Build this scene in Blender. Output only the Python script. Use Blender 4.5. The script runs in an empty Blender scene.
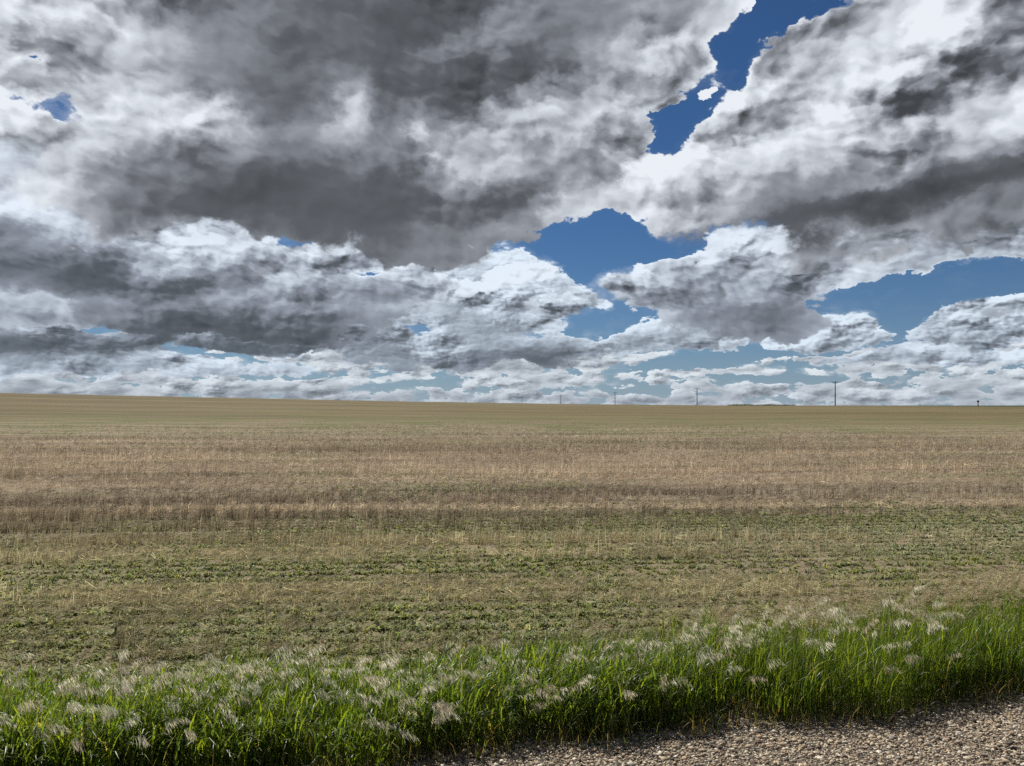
import bpy, bmesh, math, random
import numpy as np
from mathutils import Vector, Matrix

scene = bpy.context.scene
COL = scene.collection
F_PX, W_PX, H_PX = 760.0, 1024.0, 766.0
HORIZON_PX = 408.0
EYE = 1.70
PITCH = math.atan((HORIZON_PX - H_PX / 2) / F_PX)
SUN_EL = math.radians(49)
SUN_AZ = math.radians(-26)          # clockwise from the view direction (+Y)
SUN_DIR = Vector((math.sin(SUN_AZ) * math.cos(SUN_EL), math.cos(SUN_AZ) * math.cos(SUN_EL), math.sin(SUN_EL)))


class G:
    """Small helper that writes shader node arithmetic as functions."""
    def __init__(self, tree):
        self.t = tree
        self.n = tree.nodes
        self.l = tree.links

    def put(self, sock, val):
        if isinstance(val, bpy.types.NodeSocket):
            self.l.new(val, sock)
        elif val is not None:
            sock.default_value = val

    def m(self, op, a, b=None, c=None, clamp=False):
        nd = self.n.new('ShaderNodeMath')
        nd.operation = op
        nd.use_clamp = clamp
        self.put(nd.inputs[0], a)
        self.put(nd.inputs[1], b)
        self.put(nd.inputs[2], c)
        return nd.outputs[0]

    def add(self, a, b): return self.m('ADD', a, b)
    def sub(self, a, b): return self.m('SUBTRACT', a, b)
    def mul(self, a, b): return self.m('MULTIPLY', a, b)
    def div(self, a, b): return self.m('DIVIDE', a, b)
    def mad(self, a, b, c): return self.m('MULTIPLY_ADD', a, b, c)
    def sat(self, a): return self.m('ADD', a, 0.0, clamp=True)
    def exp(self, a): return self.m('EXPONENT', a)

    def ss(self, x, lo, hi, a=0.0, b=1.0):
        nd = self.n.new('ShaderNodeMapRange')
        nd.interpolation_type = 'SMOOTHSTEP'
        self.put(nd.inputs[0], x)
        self.put(nd.inputs[1], lo); self.put(nd.inputs[2], hi)
        self.put(nd.inputs[3], a); self.put(nd.inputs[4], b)
        return nd.outputs[0]

    def lin(self, x, lo, hi, a=0.0, b=1.0):
        nd = self.n.new('ShaderNodeMapRange')
        self.put(nd.inputs[0], x)
        self.put(nd.inputs[1], lo); self.put(nd.inputs[2], hi)
        self.put(nd.inputs[3], a); self.put(nd.inputs[4], b)
        return nd.outputs[0]

    def xyz(self, x, y, z):
        nd = self.n.new('ShaderNodeCombineXYZ')
        self.put(nd.inputs[0], x); self.put(nd.inputs[1], y); self.put(nd.inputs[2], z)
        return nd.outputs[0]

    def sep(self, v):
        nd = self.n.new('ShaderNodeSeparateXYZ')
        self.put(nd.inputs[0], v)
        return nd.outputs[0], nd.outputs[1], nd.outputs[2]

    def v(self, op, a, b=None, s=None):
        nd = self.n.new('ShaderNodeVectorMath')
        nd.operation = op
        self.put(nd.inputs[0], a)
        self.put(nd.inputs[1], b)
        if s is not None:
            self.put(nd.inputs['Scale'] if op == 'SCALE' else nd.inputs[2], s)
        return nd.outputs['Value'] if op in ('LENGTH', 'DOT_PRODUCT', 'DISTANCE') else nd.outputs[0]

    def noise(self, vec, scale=1.0, detail=5.0, rough=0.5, lac=2.0, dim='3D', w=None, dist=0.0, color=False):
        nd = self.n.new('ShaderNodeTexNoise')
        nd.noise_dimensions = dim
        if vec is not None and dim != '1D':
            self.put(nd.inputs['Vector'], vec)
        if w is not None:
            self.put(nd.inputs['W'], w)
        self.put(nd.inputs['Scale'], scale)
        self.put(nd.inputs['Detail'], detail)
        self.put(nd.inputs['Roughness'], rough)
        self.put(nd.inputs['Lacunarity'], lac)
        self.put(nd.inputs['Distortion'], dist)
        return nd.outputs['Color'] if color else nd.outputs[0]

    def mix(self, f, a, b, mode='MIX'):
        nd = self.n.new('ShaderNodeMix')
        nd.data_type = 'RGBA'
        nd.blend_type = mode
        nd.clamp_factor = True
        self.put(nd.inputs[0], f)
        for s, val in ((nd.inputs[6], a), (nd.inputs[7], b)):
            if isinstance(val, (tuple, list)) and len(val) == 3:
                val = (*val, 1.0)
            self.put(s, val)
        return nd.outputs[2]

    def fmix(self, f, a, b):
        nd = self.n.new('ShaderNodeMix')
        nd.data_type = 'FLOAT'
        nd.clamp_factor = True
        self.put(nd.inputs[0], f); self.put(nd.inputs[2], a); self.put(nd.inputs[3], b)
        return nd.outputs[0]


def pix_dir(px, py):
    """Direction (azimuth, tangent of elevation) that the photograph shows at a pixel."""
    x = (px - W_PX / 2) / F_PX
    yc = (H_PX / 2 - py) / F_PX
    dy = math.cos(PITCH) - yc * math.sin(PITCH)
    dz = math.sin(PITCH) + yc * math.cos(PITCH)
    return math.atan2(x, dy), dz / math.hypot(x, dy)
# ---------------------------------------------------------------- sky: Nishita air with ranks of cumulus
# Each rank of cloud: billow scale, elevation stretch, tint, masses and tone patches.
# mass: (px, py, rx, ry, turn, weight, tone at its foot, tone at its head)
RANKS = [
    dict(scale=25.0, asp=2.4, rag=1.5, thr=0.235, soft=0.10, veil=0.15, core=7, vor=1.6, mottle=0.4, tint=(0.93, 1.0, 1.06), haze=0.30, edge=0.40, relief=1.0, lumpk=0.8, seed=31.7,
         mass=[(512, 394, 1600, 24, 0, 0.38, 0.34, 0.67),
               (240, 386, 170, 12, 0, 0.44, 0.50, 0.75),
               (500, 385, 200, 15, 0, 0.46, 0.40, 0.66),
               (330, 383, 36, 6, 0, 0.8, 0.60, 0.80),
               (140, 391, 70, 8, 0, 0.45, 0.6, 0.77),
               (1016, 378, 26, 8, 0, 0.8, 0.7, 0.80),
               (720, 372, 60, 7, 0, 0.5, 0.5, 0.72),
               (900, 372, 120, 9, 0, 0.5, 0.40, 0.67),
               (850, 358, 200, 9, 0, 0.5, 0.36, 0.67),
               (480, 362, 200, 16, 0, 0.5, 0.34, 0.66)],
         tone=[(40, 385, 150, 14, 0, -0.12), (300, 395, 60, 10, 0, -0.10)]),
    dict(scale=17.0, asp=2.0, rag=0.85, thr=0.22, soft=0.09, veil=0.08, core=6, vor=2.3, mottle=0.2, tint=(0.88, 1.0, 1.13), haze=0.20, edge=0.36, relief=1.2, lumpk=0.75, seed=12.3,
         mass=[(500, 296, 100, 52, 0, 0.75, 0.30, 0.77),
               (400, 285, 80, 46, 0, 0.70, 0.40, 0.76),
               (430, 350, 100, 22, 0, 0.60, 0.22, 0.70),
               (560, 350, 60, 20, 0, 0.60, 0.24, 0.70),
               (966, 316, 60, 28, 0, 0.95, 0.36, 0.82),
               (668, 338, 80, 18, 0, 0.70, 0.32, 0.75),
               (840, 336, 46, 22, 0, 0.70, 0.30, 0.77),
               (775, 343, 34, 10, 0, 0.65, 0.45, 0.75),
               (930, 356, 130, 8, 0, 0.55, 0.40, 0.69),
               (120, 365, 150, 12, 0, 0.50, 0.40, 0.70),
               (20, 310, 60, 26, 0, 0.60, 0.40, 0.72),
               (45, 350, 85, 15, 0, 1.1, 0.05, 0.16),
               (300, 340, 140, 14, 0, 0.95, 0.08, 0.40)],
         tone=[(525, 358, 60, 14, 0, -0.22)]),
    dict(scale=10.0, asp=1.6, rag=0.95, thr=0.24, soft=0.10, veil=0.1, core=5, vor=2.3, mottle=0.2, tint=(0.90, 1.0, 1.12), haze=0.06, edge=0.45, relief=1.2, lumpk=0.75, seed=4.1,
         mass=[(90, 258, 170, 50, 0, 0.85, 0.12, 0.50),
               (235, 318, 125, 22, 0, 0.90, 0.04, 0.42),
               (10, 318, 60, 16, 0, 0.6, 0.35, 0.75),
               (60, 190, 150, 60, 0, 0.65, 0.44, 0.76),
               (190, 240, 60, 50, 0, 0.65, 0.45, 0.77),
               (340, 280, 120, 46, 0, 0.70, 0.22, 0.70),
               (740, 285, 130, 50, 0, 0.85, 0.20, 0.75),
               (850, 268, 140, 50, 0, 0.85, 0.30, 0.66),
               (960, 246, 200, 34, -4, 0.85, 0.26, 0.61),
               (655, 288, 48, 28, 0, 0.70, 0.34, 0.79),
               (-180, 270, 120, 40, 0, 0.80, 0.15, 0.60),
               (1230, 260, 120, 34, 0, 0.80, 0.20, 0.70),
               (535, 270, 44, 20, 0, 0.60, 0.5, 0.77)],
         tone=[(110, 275, 120, 34, 0, -0.10), (38, 214, 46, 12, 14, 0.5), (185, 240, 30, 40, 20, 0.25),
               (840, 306, 120, 10, 0, -0.12), (740, 262, 90, 8, -3, -0.12), (800, 240, 150, 7, -3, 0.18)]),
    dict(scale=6.4, asp=1.3, rag=1.15, thr=0.24, soft=0.15, veil=0.12, core=3.0, vor=2.3, mottle=0.2, tint=(0.95, 1.0, 1.065), haze=0.0, edge=0.44, relief=1.2, lumpk=0.8, seed=0.0,
         mass=[(400, 30, 330, 190, 0, 1.0, 0.17, 0.22),
               (340, 195, 225, 64, 0, 1.0, 0.10, 0.26),
               (550, 150, 130, 86, 0, 0.85, 0.48, 0.61),
               (600, 190, 80, 36, 0, 0.75, 0.50, 0.73),
               (650, 40, 120, 70, -20, 0.75, 0.50, 0.66),
               (60, 70, 180, 140, 0, 0.62, 0.60, 0.74),
               (900, 120, 200, 120, 0, 0.95, 0.42, 0.70),
               (770, 190, 125, 60, 0, 0.95, 0.34, 0.77),
               (700, 120, 90, 70, 0, 0.55, 0.7, 0.75),
               (1010, 180, 240, 66, 0, 0.90, 0.20, 0.55),
               (726, 96, 28, 13, -20, 0.80, 0.5, 0.9),
               (690, 78, 22, 8, -30, 0.75, 0.5, 0.9),
               (648, 92, 26, 12, -30, 0.85, 0.5, 0.9),
               (-230, 120, 120, 90, 0, 0.75, 0.40, 0.75),
               (1250, 60, 90, 80, 0, 0.75, 0.40, 0.75),
               (930, 20, 180, 70, 0, 0.75, 0.50, 0.64)],
         tone=[(345, 100, 26, 30, 20, 0.5), (430, 140, 10, 26, 0, 0.25), (420, 50, 160, 90, 0, -0.06), (300, 215, 220, 40, 0, -0.05),
               (840, 222, 200, 18, -5, -0.40), (1010, 135, 70, 40, -30, -0.16), (870, 60, 50, 26, -20, -0.08),
               (150, 190, 60, 40, 0, -0.06), (220, 110, 24, 28, 0, 0.25), (965, 60, 16, 70, -15, 0.10)]),
]
# windows of open sky: (px, py, rx, ry, turn, weight, first rank that they open)
WINDOWS = [
    (628, 246, 70, 30, 0, 0.85, 1), (560, 240, 24, 12, 0, 0.5, 1),
    (664, 112, 52, 26, -45, 0.66, 0), (745, 48, 24, 36, -30, 0.5, 0), (778, 5, 22, 24, 0, 0.8, 0), (735, 118, 24, 10, 0, 0.35, 0),
    (830, 2, 22, 10, 0, 0.8, 0), (602, 326, 24, 13, 0, 0.9, 1), (935, 287, 80, 15, -3, 0.9, 1), (905, 312, 18, 16, 0, 0.7, 1),
    (4, 95, 12, 18, 0, 0.6, 0), (34, 66, 10, 9, 0, 0.4, 0), (58, 116, 26, 9, 20, 0.45, 0), 
    (375, 276, 22, 5, 0, 0.7, 0), (1000, 280, 40, 12, 0, 0.5, 1), (700, 362, 60, 6, 0, 0.45, 0), (800, 352, 70, 6, 0, 0.4, 0),
    (430, 386, 70, 7, 0, 0.4, 0), (620, 390, 70, 7, 0, 0.35, 0), (780, 378, 70, 5, 0, 0.35, 0), (940, 372, 50, 4, 0, 0.3, 0),
]
SKY_STRENGTH = 0.05
EXPOSURE = 0.5
LUM = 1.0 / (SKY_STRENGTH * 2 ** EXPOSURE)
HAZE_COL = tuple(LUM * c for c in (0.31, 0.39, 0.475))


def cloud_rank(r, R):
    """A node group that lays one rank of cumulus over the sky colour it is given."""
    nt = bpy.data.node_groups.new("cumulus_rank", 'ShaderNodeTree')
    nt.interface.new_socket("Color", in_out='INPUT', socket_type='NodeSocketColor')
    nt.interface.new_socket("Azimuth", in_out='INPUT', socket_type='NodeSocketFloat')
    nt.interface.new_socket("Elevation", in_out='INPUT', socket_type='NodeSocketFloat')
    nt.interface.new_socket("Color", in_out='OUTPUT', socket_type='NodeSocketColor')
    gi = nt.nodes.new('NodeGroupInput')
    go = nt.nodes.new('NodeGroupOutput')
    col, az, v = gi.outputs[0], gi.outputs[1], gi.outputs[2]
    g = G(nt)
    S, asp = R['scale'], R['asp']
    p0 = g.xyz(g.mad(az, S, R['seed']), g.mul(v, S * asp), 0.0)
    wob = g.v('SUBTRACT', g.noise(p0, 0.55, 2.0, 0.5, dim='2D', color=True), (0.5, 0.5, 0.5))
    fine = g.v('SUBTRACT', g.noise(p0, 2.6, 4.0, 0.62, dim='2D', color=True), (0.5, 0.5, 0.5))
    p = g.v('MULTIPLY_ADD', wob, (R.get('bend', 0.35),) * 3, None)
    g.put(p.node.inputs[2], p0)
    p2 = g.v('MULTIPLY_ADD', fine, (R.get('fray', 0.22),) * 3, None)
    g.put(p2.node.inputs[2], p)
    p = p2
    av = g.xyz(az, v, 0.0)
    wp = g.v('MULTIPLY_ADD', wob, (1.1 / S, 0.8 / (S * asp), 0.0), None)
    g.put(wp.node.inputs[2], av)
    wp2 = g.v('MULTIPLY_ADD', fine, (0.5 / S, 0.45 / (S * asp), 0.0), None)
    g.put(wp2.node.inputs[2], wp)
    wp = wp2

    def blob(px, py, rx, ry, turn, flat=1.0):
        a0, v0 = pix_dir(px, py)
        fx, fy = F_PX / rx, F_PX / ry
        if not turn:
            q = g.v('MULTIPLY_ADD', wp, (fx, fy, 0), (-a0 * fx, -v0 * fy, 0))
        else:
            ca, sa = math.cos(math.radians(-turn)), math.sin(math.radians(-turn))
            o = g.v('SUBTRACT', wp, (a0, v0, 0))
            q = g.xyz(g.v('DOT_PRODUCT', o, (ca * fx, sa * fx, 0)), g.v('DOT_PRODUCT', o, (-sa * fy, ca * fy, 0)), 0)
        r2 = g.v('DOT_PRODUCT', q, q)
        ey = None
        if flat != 1.0:
            ey = g.sep(q)[1]
            low = g.m('MINIMUM', ey, 0.0)
            r2 = g.mad(g.mul(low, low), flat - 1.0, r2)
        return g.m('POWER', 0.4, r2), ey

    def lump(q):
        nd = nt.nodes.new('ShaderNodeTexVoronoi')
        nd.voronoi_dimensions = '2D'
        nd.feature = 'F1'
        g.put(nd.inputs['Vector'], q)
        nd.inputs['Scale'].default_value = R.get('lumps', 1.25)
        nd.inputs['Detail'].default_value = 0.0
        return nd.outputs['Distance']

    def billow(q):
        nd = nt.nodes.new('ShaderNodeTexVoronoi')
        nd.voronoi_dimensions = '2D'
        nd.feature = 'F1'
        nd.normalize = True
        g.put(nd.inputs['Vector'], q)
        nd.inputs['Scale'].default_value = 1.0
        nd.inputs['Detail'].default_value = R.get('vdet', 3.0)
        nd.inputs['Roughness'].default_value = 0.6
        nd.inputs['Lacunarity'].default_value = 2.1
        return g.sub(1.0, nd.outputs['Distance'])

    b0 = billow(p)
    b1 = billow(g.v('ADD', p, (-0.06, 0.085, 0.0)))
    n0 = g.noise(p0, 1.1, 7.0, 0.55, dim='2D')
    n1 = g.noise(g.v('ADD', p0, (-0.08, 0.11, 0.0)), 1.1, 4.0, 0.55, dim='2D')
    pl = g.v('MULTIPLY_ADD', fine, (0.30, 0.30, 0.30), p)
    l0 = lump(pl)
    l1 = lump(g.v('ADD', pl, (-0.16, 0.30, 0.0)))
    lumps = g.mul(g.sub(l1, l0), R.get('lumpk', 0.6))
    h = g.add(g.add(g.mul(b0, 0.45), g.mul(n0, 0.65)), g.mul(g.sub(0.65, l0), 0.22))
    rel = g.add(g.mul(g.sub(b0, b1), R.get('vor', 0.5)), g.mul(g.sub(n0, n1), 0.4))

    cov = tone = wsum = None
    for px, py, rx, ry, turn, w, lo, hi in R['mass']:
        bl, ey = blob(px, py, rx, ry, turn, 1.6)
        tn = g.mad(ey, (hi - lo) / 1.8, (hi + lo) / 2)
        bw = g.mul(bl, w)
        bs = g.mul(bw, bl)
        cov = bw if cov is None else g.m('MAXIMUM', cov, bw)
        wsum = g.add(bs, 0.0004) if wsum is None else g.add(bs, wsum)
        tone = g.mad(bs, tn, 0.0004 * 0.7) if tone is None else g.mad(bs, tn, tone)
    tone = g.div(tone, wsum)
    for px, py, rx, ry, turn, dlt in R['tone']:
        bl, ey = blob(px, py, rx, ry, turn)
        tone = g.mad(bl, dlt, tone)
    for px, py, rx, ry, turn, w, first in WINDOWS:
        if r >= first:
            bl, ey = blob(px, py, rx, ry, turn)
            cov = g.mad(bl, -w, cov)

    # the ranked masses end well outside the view; the looser cloud takes over there
    cov = g.mad(g.m('MAXIMUM', g.ss(g.m('ABSOLUTE', az), 0.70, 0.84), g.ss(v, 0.62, 0.79)), -1.6, cov)
    den = g.add(g.mad(h, R['rag'], -0.625 * R['rag'] - R['thr']), cov)
    den = g.m('MINIMUM', den, g.mad(cov, 3.0, -0.10))
    # some rims are crisp, others thin away as vapour
    rim = g.noise(p0, 0.9, 2.0, 0.5, dim='2D')
    al = g.ss(g.mul(den, g.ss(rim, 0.40, 0.66, 2.4, 0.7)), 0.0, R['soft'])
    al = g.m('MAXIMUM', al, g.ss(den, -0.13, 0.10, 0.0, g.ss(rim, 0.42, 0.66, R['veil'] * 0.2, R['veil'] * 2.2)))
    thin = g.exp(g.mul(g.m('MAXIMUM', den, 0.0), -R['core']))
    # shadowed feet of cloud show little modelling, sunlit heads much
    patch = g.ss(g.sep(wob)[2], -0.16, 0.16, 0.45, 1.25)
    amp = g.mul(g.lin(tone, 0.08, 0.7, 0.22, 1.1), patch)
    s = g.mad(g.add(g.mul(rel, R['relief']), lumps), amp, tone)
    s = g.mad(thin, g.mul(g.lin(tone, 0.05, 0.4, 0.5, 1.0), R['edge']), s)
    s = g.sat(g.mad(g.mul(g.sub(n0, 0.5), amp), R['mottle'], s))
    rp = nt.nodes.new('ShaderNodeValToRGB')
    cr = rp.color_ramp
    stops = [(0.0, (0.060, 0.062, 0.066)), (0.2, (0.120, 0.123, 0.130)), (0.45, (0.31, 0.315, 0.335)),
             (0.7, (0.60, 0.605, 0.62)), (1.0, (0.87, 0.87, 0.87))]
    while len(cr.elements) < len(stops):
        cr.elements.new(0.5)
    for el, (pos, c) in zip(cr.elements, stops):
        el.position = pos
        el.color = (*c, 1.0)
    g.put(rp.inputs[0], s)
    cl = g.v('MULTIPLY', rp.outputs[0], tuple(LUM * t for t in R['tint']))
    if R['haze']:
        hz = g.mul(g.exp(g.mul(v, -12.0)), R['haze'])
        cl = g.mix(hz, cl, HAZE_COL)
    g.put(go.inputs[0], g.mix(al, col, cl))
    return nt


def build_sky():
    wd = bpy.data.worlds.new("World")
    scene.world = wd
    wd.use_nodes = True
    nt = wd.node_tree
    nt.nodes.clear()
    g = G(nt)
    tc = nt.nodes.new('ShaderNodeTexCoord')
    d = tc.outputs['Generated']
    dx, dy, dz = g.sep(d)
    hor = g.m('MAXIMUM', g.m('SQRT', g.add(g.mul(dx, dx), g.mul(dy, dy))), 0.001)
    az = g.m('ARCTAN2', dx, dy)
    v = g.m('MAXIMUM', g.div(dz, hor), 0.0)

    sky = nt.nodes.new('ShaderNodeTexSky')
    sky.sky_type = 'NISHITA'
    sky.sun_disc = False
    sky.sun_elevation = SUN_EL
    sky.sun_rotation = SUN_AZ
    sky.altitude = 800
    sky.air_density = 1.0
    sky.dust_density = 0.4
    sky.ozone_density = 3.0
    air = g.v('MULTIPLY', sky.outputs[0], (0.30, 0.50, 0.70))
    air = g.mix(g.mul(g.exp(g.mul(v, -15.0)), 0.92), air, HAZE_COL)

    groups = [cloud_rank(i, R) for i, R in enumerate(RANKS)]

    def stack(ids):
        c = air
        for i in ids:
            nd = nt.nodes.new('ShaderNodeGroup')
            nd.node_tree = groups[i]
            g.put(nd.inputs[0], c); g.put(nd.inputs[1], az); g.put(nd.inputs[2], v)
            c = nd.outputs[0]
        return emit(c)

    def emit(c):
        bg = nt.nodes.new('ShaderNodeBackground')
        g.put(bg.inputs[0], c)
        bg.inputs[1].default_value = SKY_STRENGTH
        return bg.outputs[0]

    def choose(f, a, b):
        nd = nt.nodes.new('ShaderNodeMixShader')
        g.put(nd.inputs[0], f)
        nt.links.new(a, nd.inputs[1]); nt.links.new(b, nd.inputs[2])
        return nd.outputs[0]

    # unseen sky overhead and behind: loose broken cloud, made dark to lower ambient light
    k = g.m('MAXIMUM', dz, 0.12)
    pl = g.xyz(g.div(dx, k), g.div(dy, k), 0.0)
    nb = g.noise(pl, 1.1, 4.0, 0.55, dim='2D')
    side = g.ss(g.m('ABSOLUTE', az), 0.85, 1.3)
    up = g.ss(v, 0.8, 1.3)
    al = g.mul(g.ss(nb, 0.45, 0.56), g.m('MAXIMUM', side, up))
    sh = g.ss(nb, 0.46, 0.60, 0.34, 0.08)
    rest = emit(g.mix(al, air, g.v('SCALE', (LUM, LUM, LUM * 1.02), s=sh)))

    low = stack([0, 1, 2])
    mid = stack([1, 2, 3])
    high = stack([2, 3])
    front = choose(g.m('GREATER_THAN', v, 0.165), low, choose(g.m('GREATER_THAN', v, 0.29), mid, high))
    away = g.m('MAXIMUM', g.m('GREATER_THAN', g.m('ABSOLUTE', az), 0.85), g.m('GREATER_THAN', v, 0.8))
    away = g.m('MAXIMUM', away, g.m('LESS_THAN', dz, -0.02))
    fin = choose(away, front, rest)
    out = nt.nodes.new('ShaderNodeOutputWorld')
    nt.links.new(fin, out.inputs[0])
    wd.cycles.sampling_method = 'MANUAL'
    wd.cycles.sample_map_resolution = 512


build_sky()
# ---------------------------------------------------------------- helpers for the place
rng = np.random.default_rng(20240611)
ROW_ANG = math.radians(4.4)
RC, RS = math.cos(ROW_ANG), math.sin(ROW_ANG)


def sstep(x, a, b):
    t = np.clip((np.asarray(x, float) - a) / (b - a), 0, 1)
    return t * t * (3 - 2 * t)


def road_edge(x):
    x = np.asarray(x, float)
    return 3.80 + 0.245 * x + 0.06 * np.sin(1.9 * x + 0.6) + 0.045 * np.sin(4.7 * x + 2.0) + 0.025 * np.sin(11.3 * x)


def ground_z(x, y):
    x = np.asarray(x, float); y = np.asarray(y, float)
    yy = np.maximum(y, 1.0)
    ta = x / yy
    # the long ridge that makes the skyline, higher on the left
    ang = np.interp(ta, [-2.0, -0.67, -0.41, -0.15, 0.07, 0.30, 0.45, 0.67, 2.0],
                    [0.0260, 0.0186, 0.0134, 0.0084, 0.0050, 0.0029, 0.0030, 0.0012, 0.0000])
    ridge = EYE + ang * 225.0
    up = sstep(y, 20, 225)
    down = 1 - sstep(y, 232, 420)
    z = ridge * up * np.where(y > 225, down, 1.0)
    far = 6.6 * sstep(y, 700, 1500) * sstep(np.abs(x) + y, 500, 1300)
    z = z + far
    # slight rolls of the field and the shallow fall beside the road
    z = z + 0.05 * np.sin(0.31 * x + 0.9) * np.sin(0.22 * y) * sstep(y, 8, 25)
    e = y - road_edge(np.clip(x, -60, 60))
    z = z - 0.05 * sstep(e, 0.0, 0.6) * (1 - sstep(e, 1.5, 4.0))
    return z


def fbm2(x, y, sc, seed, octs=4):
    """Cheap value noise, 0..1."""
    out = 0; amp = 0.5; tot = 0
    for o in range(octs):
        r = np.random.default_rng(seed + o)
        tab = r.random((64, 64))
        X = x * sc + 13.7 * o; Y = y * sc + 7.1 * o
        xi = np.floor(X).astype(int); yi = np.floor(Y).astype(int)
        fx = X - xi; fy = Y - yi
        fx = fx * fx * (3 - 2 * fx); fy = fy * fy * (3 - 2 * fy)
        a = tab[xi % 64, yi % 64]; b = tab[(xi + 1) % 64, yi % 64]
        c = tab[xi % 64, (yi + 1) % 64]; dd = tab[(xi + 1) % 64, (yi + 1) % 64]
        out = out + amp * ((a * (1 - fx) + b * fx) * (1 - fy) + (c * (1 - fx) + dd * fx) * fy)
        tot += amp; amp *= 0.5; sc *= 2.1
    return out / tot


BAND = [(2.05, 0.4, 0.30), (0.93, 2.1, 0.35), (4.4, 1.3, 0.18), (0.41, 5.0, 0.17)]


def band_np(w):
    return sum(a * np.sin(k * w + p) for k, p, a in BAND)


def quad_mesh(name, V, Fq, mat, tint=None, midx=None, mats=None, smooth=False):
    me = bpy.data.meshes.new(name)
    V = np.ascontiguousarray(V, np.float32).reshape(-1, 3)
    Fq = np.ascontiguousarray(Fq, np.int32)
    n, k = Fq.shape
    me.vertices.add(len(V)); me.vertices.foreach_set('co', V.ravel())
    me.loops.add(n * k); me.loops.foreach_set('vertex_index', Fq.ravel())
    me.polygons.add(n)
    me.polygons.foreach_set('loop_start', np.arange(0, n * k, k, dtype=np.int32))
    me.polygons.foreach_set('loop_total', np.full(n, k, np.int32))
    for m_ in (mats or [mat]):
        me.materials.append(m_)
    if midx is not None:
        me.polygons.foreach_set('material_index', np.ascontiguousarray(midx, np.int32))
    if smooth:
        me.polygons.foreach_set('use_smooth', np.ones(n, bool))
    me.update(calc_edges=True)
    if tint is not None:
        at = me.attributes.new('tint', 'FLOAT_COLOR', 'POINT')
        c = np.ones((len(V), 4), np.float32); c[:, :3] = tint
        at.data.foreach_set('color', c.ravel())
    o = bpy.data.objects.new(name, me)
    COL.objects.link(o)
    return o


def blades(base, az, h, bend, width, segs, taper=1.3, face=None, twist=0.0):
    """Curved leaf strips: returns vertices and quads."""
    N = len(base)
    t = np.linspace(0, 1, segs + 1)[None, :]
    b = bend[:, None]
    lean = np.stack([np.cos(az), np.sin(az), np.zeros(N)], 1)
    ang = b * t ** 1.4                               # the strip turns over as it climbs
    ds = h[:, None] / segs
    mid = b * ((t[:, 1:] + t[:, :-1]) / 2) ** 1.4
    sx = np.concatenate([np.zeros((N, 1)), np.cumsum(np.sin(mid) * ds, 1)], 1)
    sz = np.concatenate([np.zeros((N, 1)), np.cumsum(np.cos(mid) * ds, 1)], 1)
    P = base[:, None, :] + lean[:, None, :] * sx[..., None]
    P[..., 2] += sz
    f = (az + np.pi / 2 + rng.normal(0, 0.5, N)) if face is None else face
    side = np.stack([np.cos(f), np.sin(f), np.zeros(N)], 1)
    wt = width[:, None] * (1 - t ** taper * 0.92) * 0.5
    A = P - side[:, None, :] * wt[..., None]
    B = P + side[:, None, :] * wt[..., None]
    V = np.stack([A, B], 2).reshape(N * (segs + 1) * 2, 3)
    i0 = (np.arange(N) * (segs + 1) * 2)[:, None] + (np.arange(segs) * 2)[None, :]
    Fq = np.stack([i0, i0 + 1, i0 + 3, i0 + 2], -1).reshape(-1, 4)
    return V, Fq


def joinm(parts):
    Vs, Fs, Ts, off = [], [], [], 0
    for V, Fq, T in parts:
        Vs.append(V); Fs.append(Fq + off); Ts.append(T); off += len(V)
    return np.concatenate(Vs), np.concatenate(Fs), np.concatenate(Ts)


def new_mat(name):
    m = bpy.data.materials.new(name)
    m.use_nodes = True
    m.node_tree.nodes.clear()
    g = G(m.node_tree)
    out = g.n.new('ShaderNodeOutputMaterial')
    return m, g, out


def bsdf(g, out, color, rough=0.9, spec=0.2, normal=None):
    b = g.n.new('ShaderNodeBsdfPrincipled')
    g.put(b.inputs['Base Color'], color)
    b.inputs['Roughness'].default_value = rough
    b.inputs['Specular IOR Level'].default_value = spec
    if normal is not None:
        g.put(b.inputs['Normal'], normal)
    if out is not None:
        g.l.new(b.outputs[0], out.inputs[0])
    return b


def bump(g, h, strength, dist):
    b = g.n.new('ShaderNodeBump')
    b.inputs['Strength'].default_value = strength
    b.inputs['Distance'].default_value = dist
    g.put(b.inputs['Height'], h)
    return b.outputs[0]


def leaf_mat(name, trans=0.4, rough=0.55, spec=0.3, gain=(1, 1, 1), tgain=(1.6, 1.5, 0.7)):
    m, g, out = new_mat(name)
    at = g.n.new('ShaderNodeAttribute')
    at.attribute_name = 'tint'
    col = g.v('MULTIPLY', at.outputs['Color'], gain)
    b = bsdf(g, None, col, rough, spec)
    tr = g.n.new('ShaderNodeBsdfTranslucent')
    g.put(tr.inputs[0], g.v('MULTIPLY', col, tgain))
    mx = g.n.new('ShaderNodeMixShader')
    mx.inputs[0].default_value = trans
    g.l.new(b.outputs[0], mx.inputs[1]); g.l.new(tr.outputs[0], mx.inputs[2])
    g.l.new(mx.outputs[0], out.inputs[0])
    return m


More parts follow.
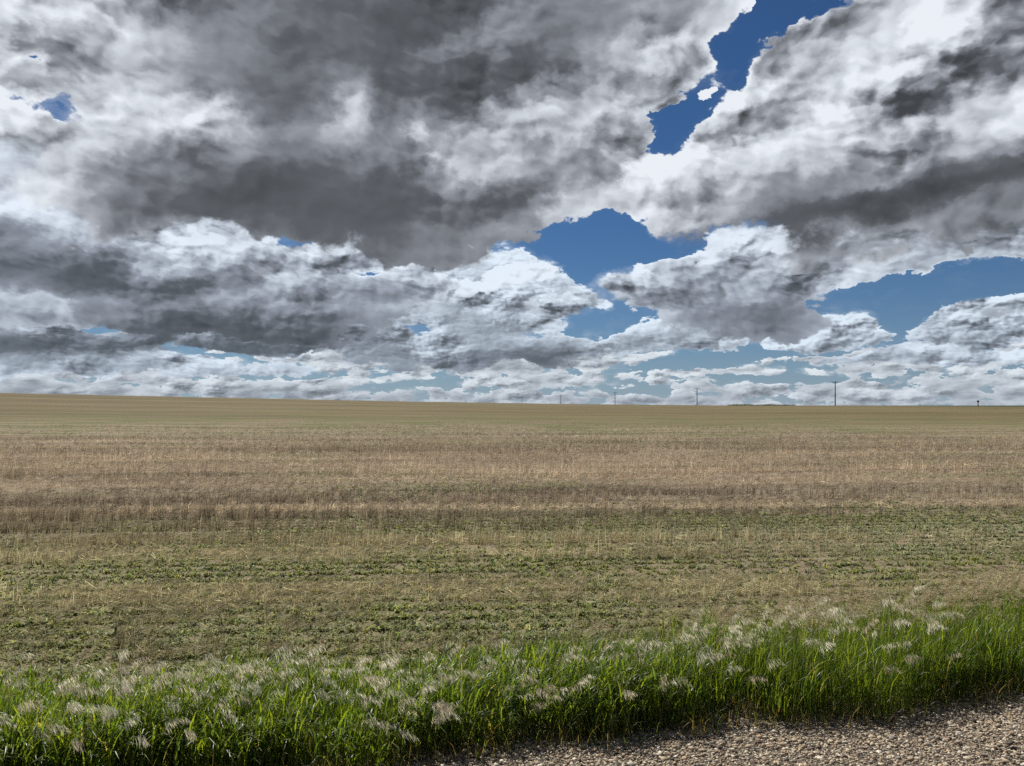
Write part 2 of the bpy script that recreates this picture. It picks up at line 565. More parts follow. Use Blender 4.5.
# ---------------------------------------------------------------- the ground sheet
def field_material():
    m, g, out = new_mat("stubble_field")
    geo = g.n.new('ShaderNodeNewGeometry')
    x, y, z = g.sep(geo.outputs['Position'])
    w = g.sub(g.mul(y, RC), g.mul(x, RS))
    u = g.add(g.mul(x, RC), g.mul(y, RS))
    bd = None
    for k, p, a in BAND:
        t = g.mul(g.m('SINE', g.mad(w, k, p)), a)
        bd = t if bd is None else g.add(bd, t)
    wide = g.noise(g.xyz(g.mul(u, 0.006), g.mul(w, 0.11), 0.0), 1.0, 5.0, 0.62)
    streak = g.noise(g.xyz(g.mul(u, 0.02), g.mul(w, 0.7), 3.0), 1.0, 4.0, 0.6)
    speck = g.noise(g.xyz(g.mul(u, 1.6), g.mul(w, 2.6), 0.0), 1.0, 5.0, 0.65)
    fine = g.noise(geo.outputs['Position'], 38.0, 4.0, 0.6)
    straw = g.mix(g.ss(streak, 0.36, 0.62), (0.105, 0.083, 0.053), (0.215, 0.176, 0.124))
    straw = g.mix(g.ss(speck, 0.40, 0.72), straw, (0.29, 0.235, 0.155))
    # ripening far side of the field, brown olive
    farc = g.mix(g.ss(wide, 0.38, 0.62), (0.090, 0.069, 0.033), (0.148, 0.117, 0.060))
    farc = g.mix(g.ss(streak, 0.45, 0.75), farc, (0.17, 0.147, 0.088))
    wv = g.mad(g.sub(wide, 0.5), 40.0, w)
    col = g.mix(g.ss(wv, 45.0, 85.0), straw, farc)
    # green volunteer growth in drifts
    grn = g.noise(g.xyz(g.mul(u, 0.16), g.mul(w, 0.55), 8.0), 1.0, 4.0, 0.6)
    near = g.sub(1.0, g.ss(w, 9.0, 17.0))
    belt = g.mul(g.ss(w, 36.0, 48.0), g.sub(1.0, g.ss(w, 70.0, 110.0)))
    gm = g.ss(g.add(grn, g.add(g.mul(near, 0.16), g.mul(belt, 0.11))), 0.54, 0.72)
    col = g.mix(g.mul(gm, 0.75), col, (0.085, 0.105, 0.030))
    # beyond the ridge: a dark green crop, then pale land
    col = g.mix(g.ss(y, 420.0, 600.0), col, (0.055, 0.062, 0.028))
    col = g.mix(g.ss(y, 2600.0, 4200.0), col, (0.10, 0.11, 0.09))
    # bare soil and litter under the near stems
    soil = g.mix(g.ss(fine, 0.3, 0.7), (0.085, 0.065, 0.045), (0.33, 0.27, 0.185))
    col = g.mix(g.mul(g.sub(1.0, g.ss(w, 20.0, 60.0)), 0.45), col, soil)
    hgt = g.add(g.mul(speck, 0.6), g.add(g.mul(fine, 0.25), g.mul(bd, 0.5)))
    bsdf(g, out, col, 0.95, 0.1, bump(g, hgt, 0.7, 0.08))
    return m


def lines(spec):
    out = []
    for a, b, n in spec:
        out.append(np.linspace(a, b, n, endpoint=False))
    return np.concatenate(out + [[spec[-1][1]]])


gx = lines([(-30000, -3000, 10), (-3000, -400, 26), (-400, -60, 68), (-60, -12, 60), (-12, 12, 120), (12, 60, 60), (60, 400, 68), (400, 3000, 26), (3000, 30000, 10)])
gy = lines([(-3000, -60, 12), (-60, 0, 15), (0, 14, 80), (14, 60, 70), (60, 260, 80), (260, 800, 50), (800, 4000, 30), (4000, 30000, 14)])
GX, GY = np.meshgrid(gx, gy)
GZ = ground_z(GX, GY)
nx, ny = len(gx), len(gy)
idx = np.arange(nx * ny).reshape(ny, nx)
Fg = np.stack([idx[:-1, :-1], idx[:-1, 1:], idx[1:, 1:], idx[1:, :-1]], -1).reshape(-1, 4)
field = quad_mesh('field', np.stack([GX, GY, GZ], -1), Fg, field_material(), smooth=True)
field['kind'] = 'structure'

# ---------------------------------------------------------------- the gravel road
def gravel_material():
    m, g, out = new_mat("road_gravel")
    geo = g.n.new('ShaderNodeNewGeometry')
    P = geo.outputs['Position']
    vo = g.n.new('ShaderNodeTexVoronoi')
    vo.feature = 'F1'
    g.put(vo.inputs['Vector'], P)
    vo.inputs['Scale'].default_value = 95.0
    r, gg, bb = g.sep(vo.outputs['Color'])
    n = g.noise(P, 3.0, 4.0, 0.6)
    c = g.mix(r, (0.11, 0.088, 0.066), (0.36, 0.30, 0.23))
    c = g.mix(g.ss(vo.outputs['Distance'], 0.35, 0.62), c, (0.06, 0.05, 0.04))
    c = g.mix(g.ss(n, 0.5, 0.75, 0.0, 0.35), c, (0.15, 0.12, 0.095))
    h = g.sub(1.0, vo.outputs['Distance'])
    bsdf(g, out, c, 0.9, 0.25, bump(g, h, 1.0, 0.012))
    return m


rx = lines([(-120, -12, 36), (-12, 12, 96), (12, 120, 36)])
rt = np.array([0.06, -0.1, -0.3, -0.6, -1.0, -1.6, -2.4, -3.4, -4.6, -6.0, -7.2])
RX, RT = np.meshgrid(rx, rt)
RY = road_edge(np.clip(RX, -60, 60)) + (RX - np.clip(RX, -60, 60)) * 0.245 + RT
RZ = ground_z(RX, RY) + 0.004 + 0.05 * sstep(-RT, 0.2, 2.0)
idx = np.arange(RX.size).reshape(RX.shape)
Fr = np.stack([idx[:-1, :-1], idx[1:, :-1], idx[1:, 1:], idx[:-1, 1:]], -1).reshape(-1, 4)
road = quad_mesh('gravel_road', np.stack([RX, RY, RZ], -1), Fr, gravel_material(), smooth=True)
road['kind'] = 'structure'


def road_z(x, y):
    return ground_z(x, y) + 0.004 + 0.05 * sstep(road_edge(x) - y, 0.2, 2.0)


def stone_mat():
    m, g, out = new_mat("pebble")
    at = g.n.new('ShaderNodeAttribute'); at.attribute_name = 'tint'
    geo = g.n.new('ShaderNodeNewGeometry')
    n = g.noise(geo.outputs['Position'], 160.0, 4.0, 0.6)
    c = g.v('SCALE', at.outputs['Color'], s=g.lin(n, 0.3, 0.7, 0.75, 1.2))
    bsdf(g, out, c, 0.8, 0.3, bump(g, n, 0.4, 0.003))
    return m


def build_gravel():
    bm = bmesh.new()
    bmesh.ops.create_icosphere(bm, subdivisions=1, radius=1.0)
    bm.verts.ensure_lookup_table()
    sv = np.array([v.co for v in bm.verts]); sf = np.array([[v.index for v in f.verts] for f in bm.faces])
    bm.free()
    N = 95000
    x = rng.uniform(-2.2, 4.4, N)
    e = np.abs(rng.normal(0, 1.0, N)) ** 1.1 * 0.7
    stray = rng.random(N) < 0.04
    e = np.where(stray, -rng.random(N) * 0.25, e)
    y = road_edge(x) - e
    r = np.clip(rng.lognormal(math.log(0.0043), 0.46, N), 0.0022, 0.016)
    keep = y > 1.6
    x, y, r = x[keep], y[keep], r[keep]
    N = len(x)
    z = road_z(x, y) + r * rng.uniform(0.0, 0.5, N)
    sc = r[:, None] * np.stack([rng.uniform(0.8, 1.35, N), rng.uniform(0.8, 1.3, N), rng.uniform(0.5, 0.85, N)], 1)
    jit = 1 + rng.normal(0, 0.24, (N, len(sv), 1))
    V = sv[None] * jit * sc[:, None, :]
    a = rng.uniform(0, 2 * np.pi, N); b = rng.normal(0, 0.35, N)
    ca, sa, cb, sb = np.cos(a), np.sin(a), np.cos(b), np.sin(b)
    X = V[..., 0] * cb[:, None] + V[..., 2] * sb[:, None]
    Z = -V[..., 0] * sb[:, None] + V[..., 2] * cb[:, None]
    X2 = X * ca[:, None] - V[..., 1] * sa[:, None]
    Y2 = X * sa[:, None] + V[..., 1] * ca[:, None]
    P = np.stack([X2 + x[:, None], Y2 + y[:, None], Z + z[:, None]], -1).reshape(-1, 3)
    Fq = (sf[None] + (np.arange(N) * len(sv))[:, None, None]).reshape(-1, 3)
    pal = np.array([(0.43, 0.36, 0.265), (0.30, 0.24, 0.17), (0.16, 0.122, 0.09), (0.60, 0.54, 0.44), (0.36, 0.26, 0.165), (0.08, 0.066, 0.055), (0.25, 0.225, 0.195)])
    c = pal[rng.choice(len(pal), N, p=[.27, .24, .14, .12, .11, .05, .07])] * rng.uniform(0.8, 1.2, (N, 1))
    T = np.repeat(c, len(sv), 0)
    o = quad_mesh('gravel', P, Fq, stone_mat(), T)
    o['kind'] = 'stuff'
    o['label'] = 'loose grey and tan pebbles lying along the road edge'
    o['category'] = 'gravel'


build_gravel()

# ---------------------------------------------------------------- stubble and weeds on the near field
def wedge(N, d0, d1, k):
    """Points in front of the viewer's spot, thinning out with distance."""
    dd = np.linspace(d0, d1, 4000)
    pdf = dd / (1 + dd / k) ** 2
    cdf = np.cumsum(pdf); cdf /= cdf[-1]
    d = np.interp(rng.random(N), cdf, dd)
    th = rng.uniform(-0.82, 0.82, N)
    wide = rng.random(N) < 0.24
    th = np.where(wide, np.sign(th) * rng.uniform(0.82, 1.36, N), th)
    return d * np.sin(th), d * np.cos(th)


STRIP_W = np.cumsum(np.random.default_rng(8).uniform(0.65, 1.75, 120)) + 2.0
STRIP_H = np.random.default_rng(9).uniform(0.25, 1.0, 120)


def step_np(u, w):
    """Standing strips left between the wheel and header passes: 0 between them, up to 1 on them."""
    ww = w + 0.16 * np.sin(u * 0.21) + 0.07 * np.sin(u * 0.63 + 1.0)
    k = np.clip(np.searchsorted(STRIP_W, ww), 0, len(STRIP_W) - 1)
    off = STRIP_W[k] - ww                      # distance in front of the next strip's back edge
    body = sstep(off, 0.0, 0.06) * (1 - sstep(off, 0.36, 0.46))
    br = fbm2(u * 0.22 + k * 3.1, k * 1.7 + 0 * u, 1.0, 61)
    return body * STRIP_H[k] * sstep(br, 0.25, 0.5)


def build_stubble():
    parts = []
    # tuft by tuft: each is a handful of stems from one root, or one low weed
    NT = 450000
    x, y = wedge(NT, 4.3, 70.0, 7.5)
    d = np.hypot(x, y)
    thin_out = rng.random(NT) < 1 - sstep(d, 30, 70) * 0.97
    x, y, d = x[thin_out], y[thin_out], d[thin_out]
    NT = len(x)
    u = x * RC + y * RS; w = -x * RS + y * RC
    rows = rng.random(NT) < np.where(d < 30, 0.6, 0.3)
    sp = 0.27
    w = np.where(rows, (np.floor(w / sp) + 0.5) * sp + rng.normal(0, 0.03, NT), w)
    x = u * RC - w * RS; y = u * RS + w * RC
    e = y - road_edge(np.clip(x, -60, 60))
    bd = band_np(w)
    stp = step_np(u, w)
    pat = fbm2(u * 0.35, w * 1.1, 1.0, 11)
    grn = fbm2(u * 0.16 + 40, w * 0.55 + 9, 1.0, 77)
    grn2 = fbm2(u * 0.9 + 4, w * 1.6 + 9, 1.0, 178)
    near = 1 - sstep(w + (fbm2(u * 0.11 + 5, w * 0.2, 1.0, 501) - 0.5) * 13 + (grn - 0.5) * 6, 7.5, 14.5)
    belt = sstep(w, 28, 40) * (1 - sstep(w, 62, 95))
    pg = sstep(0.65 * grn + 0.35 * grn2 + near * 0.15 + belt * 0.05, 0.48, 0.68) * 0.62 + 0.24 * near
    palestrip = sstep(u, 1.0, 3.5) * sstep(w, 8.0, 8.6) * (1 - sstep(w, 10.2, 11.2))
    pg = pg + 0.25 * palestrip
    tg = rng.random(NT) < pg
    keep = (e > 0.6) & (rng.random(NT) < np.where(tg, 0.9, np.clip(0.34 + 0.2 * bd + 0.75 * stp + (pat - 0.5) * 0.7 + (fbm2(w * 1.25, u * 0.012, 1.0, 41, 4) - 0.5) * 0.9, 0.08, 1)))
    x, y, u, w, d, bd, stp, tg = [q[keep] for q in (x, y, u, w, d, bd, stp, tg)]
    NT = len(x)
    size = rng.lognormal(0, 0.35, NT)
    tone_t = rng.lognormal(0, 0.20, NT)
    lean_t = rng.normal(0.15, 0.9, NT)
    kind_t = rng.integers(0, 5, NT)
    per = np.where(d < 9, 11, np.where(d < 16, 8, 5))
    ti = np.repeat(np.arange(NT), per)
    N = len(ti)
    rad = np.abs(rng.normal(0, 0.028, N)) * (1 + d[ti] / 40)
    pa = rng.uniform(0, 2 * np.pi, N)
    isg = tg[ti]
    x = x[ti] + rad * np.cos(pa) * np.where(isg, 0.5, 1.0); y = y[ti] + rad * np.sin(pa) * np.where(isg, 0.5, 1.0)
    u, w, d, bd, stp = u[ti], w[ti], d[ti], bd[ti], stp[ti]
    big = 1 + d / 24.0
    lying = (~isg) & (rng.random(N) < 0.36)
    hk = np.clip(0.50 + 0.10 * bd + (1.2 + 0.7 * sstep(w, 9, 14)) * stp, 0.32, 2.3)
    h = np.where(isg, rng.uniform(0.018, 0.05, N) * size[ti], rng.uniform(0.05, 0.12, N) * size[ti] * hk)
    L = rng.uniform(0.04, 0.15, N)
    bend = np.where(isg, rng.uniform(1.6, 2.8, N), np.abs(rng.normal(0.35, 0.35, N)))
    az = np.where(isg, rng.uniform(0, 2 * np.pi, N), lean_t[ti] + rng.normal(0, 0.6, N))
    wd = np.where(isg, rng.uniform(0.006, 0.014, N), rng.uniform(0.002, 0.0042, N)) * big
    base = np.stack([x, y, ground_z(x, y) - 0.004], 1)
    straw = np.array([(0.37, 0.308, 0.235), (0.275, 0.226, 0.172), (0.49, 0.43, 0.35), (0.22, 0.178, 0.135), (0.305, 0.247, 0.19)])
    green = np.array([(0.205, 0.235, 0.080), (0.155, 0.200, 0.072), (0.265, 0.275, 0.125), (0.245, 0.270, 0.175)])
    c = straw[np.where(rng.random(N) < 0.6, kind_t[ti], rng.integers(0, 5, N))] * (rng.uniform(0.85, 1.15, N) * tone_t[ti])[:, None]
    pale = sstep(fbm2(u * 0.12, w * 0.7, 1.0, 5), 0.50, 0.68)[:, None]
    stripe = fbm2(w * 1.25, u * 0.012, 1.0, 41, 4)
    c = c * (0.86 + 0.45 * pale) * (0.72 - 0.12 * sstep(w, 9, 14) + (0.62 + 0.25 * sstep(w, 9, 14)) * sstep(stripe, 0.32, 0.68))[:, None]
    pst = sstep(u, 1.0, 3.5) * sstep(w, 8.0, 8.6) * (1 - sstep(w, 10.2, 11.2))
    nearw = (1 - sstep(w, 8.0, 14.0))[:, None]
    c = c * (1 + nearw * np.array([[0.20, 0.30, 0.06]]))
    cg = green[np.where(rng.random(N) < pst * 0.8, 3, kind_t[ti] % 4)] * (1 + nearw * np.array([[0.28, 0.25, 0.08]]))
    cg = cg * (rng.uniform(0.85, 1.15, N) * tone_t[ti])[:, None]
    c = np.where(isg[:, None], cg, c)
    st = ~lying
    f = np.where(isg, az + np.pi / 2, rng.normal(0, 0.7, N))
    for sel, segs in ((st & (d < 16), 2), (st & (d >= 16), 1)):
        V, Fq = blades(base[sel], az[sel], h[sel], bend[sel], wd[sel], segs, face=f[sel], taper=2.0)
        parts.append((V, Fq, np.repeat(c[sel], 2 * (segs + 1), 0)))
    # straws lying on the litter
    n = lying.sum()
    a = rng.uniform(0, 2 * np.pi, n)
    a = np.where(rng.random(n) < 0.4, rng.normal(0.35, 0.6, n), a)
    tilt = np.abs(rng.normal(0.22, 0.25, n))
    dirv = np.stack([np.cos(a) * np.cos(tilt), np.sin(a) * np.cos(tilt), np.sin(tilt)], 1)
    a = np.where(rng.random(n) < 0.5, lean_t[ti][lying] + rng.normal(0, 0.4, n), a)
    p0 = base[lying] + np.array([0, 0, 1]) * (0.008 + 0.06 * rng.random(n) * hk[lying])[:, None]
    p1 = p0 + dirv * L[lying][:, None]
    side = np.stack([-np.sin(a) * 0.7, np.cos(a) * 0.7, np.full(n, 0.7)], 1) * (wd[lying] * 0.5)[:, None]
    V = np.stack([p0 - side, p0 + side, p1 + side, p1 - side], 1).reshape(-1, 3)
    parts.append((V, np.arange(4 * n).reshape(-1, 4), np.repeat(c[lying], 4, 0)))
    V, Fq, T = joinm(parts)
    o = quad_mesh('stubble', V, Fq, leaf_mat("straw", 0.42, 0.6, 0.3, tgain=(1.12, 1.06, 0.94)), T)
    o['kind'] = 'stuff'
    o['label'] = 'short tan stubble with green weeds in rows across the field'
    o['category'] = 'stubble'


build_stubble()

# ---------------------------------------------------------------- tall grass along the road
def build_grass():
    leaf, head = [], []
    X0, X1 = -5.2, 6.4

    def ground_pts(x, y):
        return np.stack([x, y, ground_z(x, y) - 0.004], 1)

    def stand(x):
        """Height of the stand along the road."""
        return 0.345 + 0.085 * sstep(x, 0.3, 2.0) + 0.13 * (fbm2(x * 1.4, x * 0 + 3, 1.0, 900) - 0.5)

    pal = np.array([(0.105, 0.160, 0.022), (0.070, 0.125, 0.022), (0.140, 0.190, 0.028), (0.080, 0.135, 0.042), (0.055, 0.095, 0.018)])

    def greens(n):
        return pal[rng.integers(0, len(pal), n)] * rng.uniform(0.7, 1.25, (n, 1))

    # upright culms
    N = 30000
    x = rng.uniform(X0, X1, N)
    dep = rng.beta(1.05, 1.35, N) * 1.05
    clump = fbm2(x * 2.4, dep * 2.6, 1.0, 301)
    ok = rng.random(N) < np.clip(0.25 + 1.6 * (clump - 0.25), 0.10, 1)
    x, dep = x[ok], dep[ok]
    N = len(x)
    y = road_edge(x) + 0.03 + dep + 0.22 * (fbm2(x * 2.7, x * 0 + 1, 1.0, 640) - 0.5)
    right = sstep(x, 0.3, 1.9)
    edge = sstep(dep, -0.05, 0.22) * (1 - 0.5 * sstep(dep, 0.8, 1.05))
    h = stand(x) * (0.45 + 0.6 * edge) * rng.uniform(0.6, 1.2, N)
    az = rng.normal(0.2, 1.1, N)
    bend = np.abs(rng.normal(0.55, 0.4, N)) * (1.1 - 0.35 * right)
    V, Fq = blades(ground_pts(x, y), az, h, bend, rng.uniform(0.003, 0.006, N), 4)
    leaf.append((V, Fq, np.repeat(greens(N), 10, 0)))
    # arching leaves that leave the stems part of the way up, broader on the left
    N = 82000
    x = rng.uniform(X0, X1, N)
    dep = rng.beta(1.0, 1.4, N) * 1.05
    clump = fbm2(x * 2.4, dep * 2.6, 1.0, 301)
    ok = rng.random(N) < np.clip(0.25 + 1.6 * (clump - 0.25), 0.10, 1)
    x, dep = x[ok], dep[ok]
    N = len(x)
    y = road_edge(x) + 0.02 + dep + 0.22 * (fbm2(x * 2.7, x * 0 + 1, 1.0, 640) - 0.5)
    right = sstep(x, 0.3, 1.9)
    edge = sstep(dep, -0.08, 0.22) * (1 - 0.5 * sstep(dep, 0.8, 1.05))
    b0 = ground_pts(x, y)
    b0[:, 2] += stand(x) * (0.4 + 0.6 * edge) * 0.62 * rng.random(N) ** 0.8
    L = rng.uniform(0.10, 0.27, N)
    az = rng.uniform(0, 2 * np.pi, N)
    az = np.where(rng.random(N) < 0.45, rng.normal(0.1, 0.8, N), az)
    bend = rng.uniform(0.6, 2.6, N) * (1.0 - 0.35 * right)
    wd = rng.uniform(0.006, 0.0155, N) * (1.0 - 0.5 * right)
    V, Fq = blades(b0, az, L, bend, wd, 4, face=az + np.pi / 2 + rng.normal(0, 0.4, N))
    c = greens(N)
    dry = rng.random(N) < 0.015
    c = np.where(dry[:, None], np.array([(0.33, 0.28, 0.16)]) * rng.uniform(0.7, 1.2, (N, 1)), c)
    leaf.append((V, Fq, np.repeat(c, 10, 0)))
    # dead leaves and seedlings at the foot
    M = 7000
    x = rng.uniform(X0, X1, M)
    y = road_edge(x) - 0.10 + rng.random(M) ** 1.2 * 0.5
    V, Fq = blades(ground_pts(x, y), rng.uniform(0, 2 * np.pi, M), rng.uniform(0.05, 0.22, M), rng.uniform(0.5, 2.0, M), rng.uniform(0.002, 0.005, M), 4)
    c = np.array([(0.26, 0.21, 0.13), (0.17, 0.13, 0.08), (0.09, 0.11, 0.03), (0.07, 0.12, 0.03)])[rng.integers(0, 4, M)] * rng.uniform(0.6, 1.2, (M, 1))
    leaf.append((V, Fq, np.repeat(c, 10, 0)))

    def plumes(P, hgt, bend, L, S, fineness, colors, hang, droop):
        """Nodding heads: a bowed rachis with hair-thin awned spikelets that stream from it."""
        K = len(P)
        az = rng.normal(0.05, 0.5, K)
        V, Fq = blades(P, az, hgt, bend, np.full(K, 0.0024), 5, taper=3.0)
        leaf.append((V, Fq, np.repeat(np.array([[0.20, 0.20, 0.09]]) * rng.uniform(0.8, 1.2, (K, 1)), 12, 0)))
        tip = (V.reshape(K, 6, 2, 3)[:, -1]).mean(1)
        tt = rng.random((K, S)) ** 0.85
        cx, cy = np.cos(az)[:, None], np.sin(az)[:, None]
        curl = rng.uniform(1.0, 2.0, (K, 1)) * droop
        th = bend[:, None] + tt * curl * 0.5
        hx = L[:, None] * tt * np.sin(th); hz = L[:, None] * tt * np.cos(th)
        C = np.stack([tip[:, None, 0] + cx * hx, tip[:, None, 1] + cy * hx, tip[:, None, 2] + hz], -1)
        C = C + rng.normal(0, 0.004, C.shape)
        # each branchlet leaves the rachis sideways, then its spikelet hangs from it in the wind
        ln = rng.uniform(0.030, 0.075, (K, S)) * fineness * (1.15 - 0.6 * tt)
        da = az[:, None] + rng.normal(0, 0.9, (K, S))
        dr = bend[:, None] + 0.6 + tt * curl * 0.6 + rng.normal(hang, 0.35, (K, S))
        D0 = np.stack([np.cos(da) * np.sin(dr), np.sin(da) * np.sin(dr), np.cos(dr)], -1)
        dr2 = np.clip(rng.normal(2.62, 0.22, (K, S)), 1.8, 3.1) * droop + dr * (1 - droop)
        db = az[:, None] + rng.normal(0, 0.4, (K, S))
        D1 = np.stack([np.cos(db) * np.sin(dr2), np.sin(db) * np.sin(dr2), np.cos(dr2)], -1)
        B1 = C + D0 * ln[..., None] * 0.30
        M1 = B1 + D1 * ln[..., None] * 0.35
        E = B1 + D1 * ln[..., None] * 0.85
        fa = rng.uniform(0, np.pi, (K, S))
        wv = np.stack([np.cos(fa), np.sin(fa), rng.normal(0, 0.4, (K, S))], -1) * rng.uniform(0.0013, 0.0028, (K, S))[..., None]
        tv = wv * 0.22
        Vt = np.stack([C - tv, C + tv, B1 + tv, B1 - tv], 2).reshape(-1, 3)
        C = B1
        V = np.stack([C, M1 - wv, E, M1 + wv], 2).reshape(-1, 3)
        c = colors[rng.integers(0, len(colors), K)]
        c = np.repeat(c, S * 4, 0) * np.repeat(rng.uniform(0.8, 1.15, (K * S, 1)), 4, 0)
        head.append((V, np.arange(K * S * 4).reshape(-1, 4), c))
        head.append((Vt, np.arange(K * S * 4).reshape(-1, 4), c * 0.8))

    # the big pale tassels, in loose companies
    pts = []
    for _ in range(170):
        cx0 = rng.uniform(X0, 2.6)
        gd = rng.uniform(0.03, 0.75)
        for _k in range(rng.integers(1, 5)):
            pts.append((cx0 + rng.normal(0, 0.10), np.clip(gd + rng.normal(0, 0.08), 0.04, 1.15)))
    P = np.array(pts); K = len(P)
    y = road_edge(P[:, 0]) + P[:, 1]
    hgt = stand(P[:, 0]) * rng.uniform(0.80, 1.22, K) * (0.72 + 0.32 * sstep(P[:, 1], 0.0, 0.35))
    plumes(ground_pts(P[:, 0], y), hgt, rng.uniform(0.3, 1.0, K), rng.uniform(0.07, 0.13, K), 42, 0.85,
           np.array([(0.74, 0.70, 0.58), (0.64, 0.58, 0.47), (0.80, 0.78, 0.68), (0.60, 0.60, 0.46)]), 0.25, 1.0)
    # the fine tan bloom over the back of the verge, thickest on the right
    K0 = 2400
    x = rng.uniform(X0, X1, K0)
    keep = rng.random(K0) < 0.14 + 0.86 * sstep(x, 0.0, 1.8)
    x = x[keep]; K = len(x)
    dp = rng.uniform(0.45, 1.5, K)
    hgt = (stand(x) * 0.98) * rng.uniform(0.75, 1.15, K) * (1 - 0.35 * sstep(dp, 0.95, 1.5))
    plumes(ground_pts(x, road_edge(x) + dp), hgt, rng.uniform(0.15, 0.6, K), rng.uniform(0.06, 0.11, K), 26, 0.7,
           np.array([(0.46, 0.38, 0.25), (0.52, 0.45, 0.31), (0.38, 0.30, 0.19)]), 0.0, 0.4)

    nl = sum(len(p[1]) for p in leaf)
    Vv, Ff, T = joinm(leaf + head)
    mi = np.zeros(len(Ff), int); mi[nl:] = 1
    o = quad_mesh('roadside_grass', Vv, Ff, None, T, mi,
                  [leaf_mat("grass_leaf", 0.52, 0.40, 0.45, tgain=(2.5, 2.2, 0.7)), leaf_mat("seed_head", 0.45, 0.6, 0.3, tgain=(1.15, 1.1, 1.0))])
    o['kind'] = 'stuff'
    o['label'] = 'tall green grass with pale nodding seed heads beside the gravel'
    o['category'] = 'grass'


build_grass()

# ---------------------------------------------------------------- power line, post and shelterbelt
def wood_mat(name, a, b):
    m, g, out = new_mat(name)
    geo = g.n.new('ShaderNodeTexCoord')
    p = geo.outputs['Object']
    x, y, z = g.sep(p)
    n = g.noise(g.xyz(g.mul(x, 22.0), g.mul(y, 22.0), g.mul(z, 1.2)), 1.0, 5.0, 0.6)
    bsdf(g, out, g.mix(n, a, b), 0.9, 0.2, bump(g, n, 0.5, 0.01))
    return m


def plain_mat(name, c, rough=0.4, spec=0.5, metal=0.0):
    m, g, out = new_mat(name)
    geo = g.n.new('ShaderNodeTexCoord')
    n = g.noise(geo.outputs['Object'], 9.0, 4.0, 0.6)
    b = bsdf(g, out, g.mix(n, tuple(q * 0.75 for q in c), tuple(min(1, q * 1.2) for q in c)), rough, spec)
    b.inputs['Metallic'].default_value = metal
    return m


def mesh_obj(name, bm, mat, parent=None, smooth=False):
    me = bpy.data.meshes.new(name)
    bm.to_mesh(me); bm.free()
    me.materials.append(mat)
    if smooth:
        for p in me.polygons:
            p.use_smooth = True
    o = bpy.data.objects.new(name, me)
    COL.objects.link(o)
    if parent:
        o.parent = parent
    return o


def lathe(bm, prof, seg=14, at=(0, 0, 0)):
    rings = []
    for r, z in prof:
        rings.append([bm.verts.new((at[0] + r * math.cos(2 * math.pi * i / seg), at[1] + r * math.sin(2 * math.pi * i / seg), at[2] + z)) for i in range(seg)])
    for a, b in zip(rings, rings[1:]):
        for i in range(seg):
            bm.faces.new((a[i], a[(i + 1) % seg], b[(i + 1) % seg], b[i]))
    bm.faces.new(rings[0][::-1]); bm.faces.new(rings[-1])


def box(bm, c, s, bev=0.0):
    r = bmesh.ops.create_cube(bm, size=1.0)
    vs_ = r['verts']
    for v in vs_:
        v.co = Vector((c[0] + v.co.x * s[0], c[1] + v.co.y * s[1], c[2] + v.co.z * s[2]))
    if bev:
        es = {e for v in vs_ for e in v.link_edges}
        bmesh.ops.bevel(bm, geom=list(es), offset=bev, segments=1, affect='EDGES')


POLE_WOOD = wood_mat("weathered_pole_wood", (0.055, 0.047, 0.040), (0.12, 0.10, 0.085))
ARM_WOOD = wood_mat("crossarm_wood", (0.07, 0.055, 0.045), (0.13, 0.11, 0.09))
PORCELAIN = plain_mat("insulator_glaze", (0.22, 0.20, 0.19), 0.25, 0.5)
STEEL = plain_mat("dark_painted_steel", (0.035, 0.035, 0.038), 0.5, 0.4, 0.3)


def make_pole():
    root = bpy.data.objects.new('utility_pole', None)
    COL.objects.link(root)
    bm = bmesh.new()
    lathe(bm, [(0.20, -0.6), (0.19, 0.0), (0.175, 3.0), (0.155, 6.5), (0.13, 9.9), (0.125, 10.35), (0.10, 10.42)])
    mesh_obj('pole', bm, POLE_WOOD, root, True)
    bm = bmesh.new()
    box(bm, (0, -0.19, 10.0), (2.3, 0.11, 0.14), 0.012)
    arm = mesh_obj('crossarm', bm, ARM_WOOD, root)
    for sx in (-1, 1):
        bm = bmesh.new()
        a = Vector((sx * 0.75, -0.22, 9.92)); b = Vector((0, -0.15, 9.35))
        dv = (b - a); L = dv.length
        box(bm, (0, 0, 0), (0.035, 0.012, L))
        rot = dv.to_track_quat('Z', 'Y').to_matrix().to_4x4()
        bmesh.ops.transform(bm, matrix=Matrix.Translation((a + b) / 2) @ rot, verts=bm.verts)
        mesh_obj('brace', bm, STEEL, arm)
    for sx in (-1.02, 1.02, -0.42):
        bm = bmesh.new()
        lathe(bm, [(0.014, 0.0), (0.014, 0.10), (0.055, 0.10), (0.06, 0.13), (0.035, 0.15), (0.05, 0.18), (0.03, 0.22), (0.03, 0.25)], 10, (sx, -0.19, 10.071))
        mesh_obj('insulator', bm, PORCELAIN, arm, True)
    return root


def copy_tree(o, parent=None):
    c = o.copy()
    COL.objects.link(c)
    c.parent = parent
    for ch in o.children:
        k = copy_tree(ch, c)
        k.matrix_parent_inverse = ch.matrix_parent_inverse.copy()
    return c


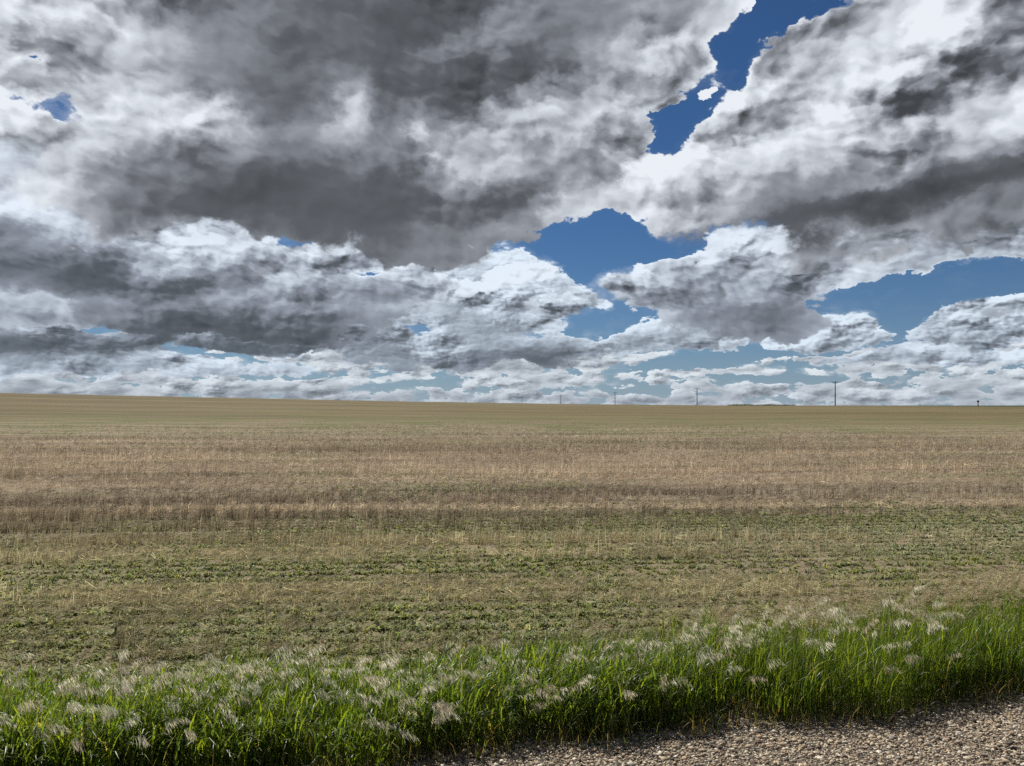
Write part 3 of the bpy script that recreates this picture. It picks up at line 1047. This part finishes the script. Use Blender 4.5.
LINE_ANG = math.atan2(-0.0985, 0.3415)
pole_labels = [
    'dark wooden utility pole with crossarm, nearest and tallest against the sky on the skyline',
    'second utility pole of the line, left of the nearest tall one on the skyline',
    'third utility pole from the right, small and thin above the brown skyline',
    'faint short utility pole, fourth from the right in the receding line',
    'faintest and farthest utility pole, leftmost of the line on the skyline',
]
proto = make_pole()
Y0 = 253.0
for i, lab in enumerate(pole_labels):
    o = proto if i == 0 else copy_tree(proto)
    X_, Y_ = Y0 * (0.425 - 0.0985 * i), Y0 * (1 + 0.3415 * i)
    o.location = (X_, Y_, 0.28)
    o.rotation_euler = (rng.normal(0, 0.006), rng.normal(0, 0.006), -LINE_ANG * -1.0 + rng.normal(0, 0.05))
    o['label'] = lab
    o['category'] = 'utility pole'
    o['group'] = 'utility poles receding along the skyline'

root = bpy.data.objects.new('marker_post', None)
COL.objects.link(root)
mx_, my_ = 0.613 * 212.0, 212.0
root.location = (mx_, my_, float(ground_z(mx_, my_)) - 0.02)
root['label'] = 'short dark post with a rounded head at the right end of the skyline'
root['category'] = 'post'
bm = bmesh.new(); lathe(bm, [(0.11, -0.3), (0.11, 1.2), (0.10, 1.3)], 12)
mesh_obj('post', bm, STEEL, root, True)
bm = bmesh.new(); lathe(bm, [(0.10, 1.27), (0.27, 1.36), (0.31, 1.55), (0.27, 1.74), (0.12, 1.84)], 14)
mesh_obj('head', bm, STEEL, root, True)


def build_belt():
    """Far-off shelterbelt: many leaf clumps that read as one low mass."""
    parts = []
    n = 2600
    Y_ = 1480.0
    t = rng.random(n)
    X_ = Y_ * (0.285 + 0.085 * t)
    crown = fbm2(X_ * 0.06, X_ * 0, 1.0, 55)
    zt = 1.7 * sstep(crown, 0.35, 0.7) * rng.random(n) ** 0.7
    x = X_ + rng.normal(0, 1.5, n); y = Y_ + rng.normal(0, 6, n)
    c0 = np.stack([x, y, ground_z(x, y) + zt], 1)
    s = rng.uniform(0.6, 1.6, n)
    A = rng.normal(0, 1, (n, 4, 3)) * s[:, None, None] * 0.6
    V = (c0[:, None] + A).reshape(-1, 3)
    T = np.repeat(np.array([[0.17, 0.165, 0.12]]) * rng.uniform(0.6, 1.3, (n, 1)), 4, 0)
    o = quad_mesh('shelterbelt', V, np.arange(4 * n).reshape(-1, 4), leaf_mat("far_leaves", 0.2), T)
    o['kind'] = 'stuff'
    o['label'] = 'thin dark line of distant trees just left of the tallest pole'
    o['category'] = 'trees'


build_belt()
# ---------------------------------------------------------------- camera, sun, render settings
cam_d = bpy.data.cameras.new("camera")
cam_d.sensor_width = 36.0
cam_d.lens = F_PX / W_PX * 36.0
cam_d.clip_start = 0.05
cam_d.clip_end = 60000
cam = bpy.data.objects.new("camera", cam_d)
COL.objects.link(cam)
cam.location = (0, 0, EYE)
cam.rotation_euler = (math.pi / 2 + PITCH, 0, 0)
scene.camera = cam

sd = bpy.data.lights.new("sun", 'SUN')
sd.energy = 4.6
sd.angle = math.radians(0.5)
sd.color = (1.0, 0.95, 0.87)
sun = bpy.data.objects.new("sun", sd)
COL.objects.link(sun)
sun.rotation_euler = (-SUN_DIR).to_track_quat('-Z', 'Y').to_euler()

vs = scene.view_settings
vs.view_transform = 'Standard'
vs.look = 'None'
vs.exposure = EXPOSURE
vs.gamma = 1.0
vs.use_curve_mapping = False
scene.cycles.use_denoising = False
scene.cycles.max_bounces = 6
scene.cycles.diffuse_bounces = 3
scene.cycles.transmission_bounces = 4
scene.cycles.transparent_max_bounces = 8
scene.cycles.use_adaptive_sampling = True
scene.cycles.adaptive_threshold = 0.02
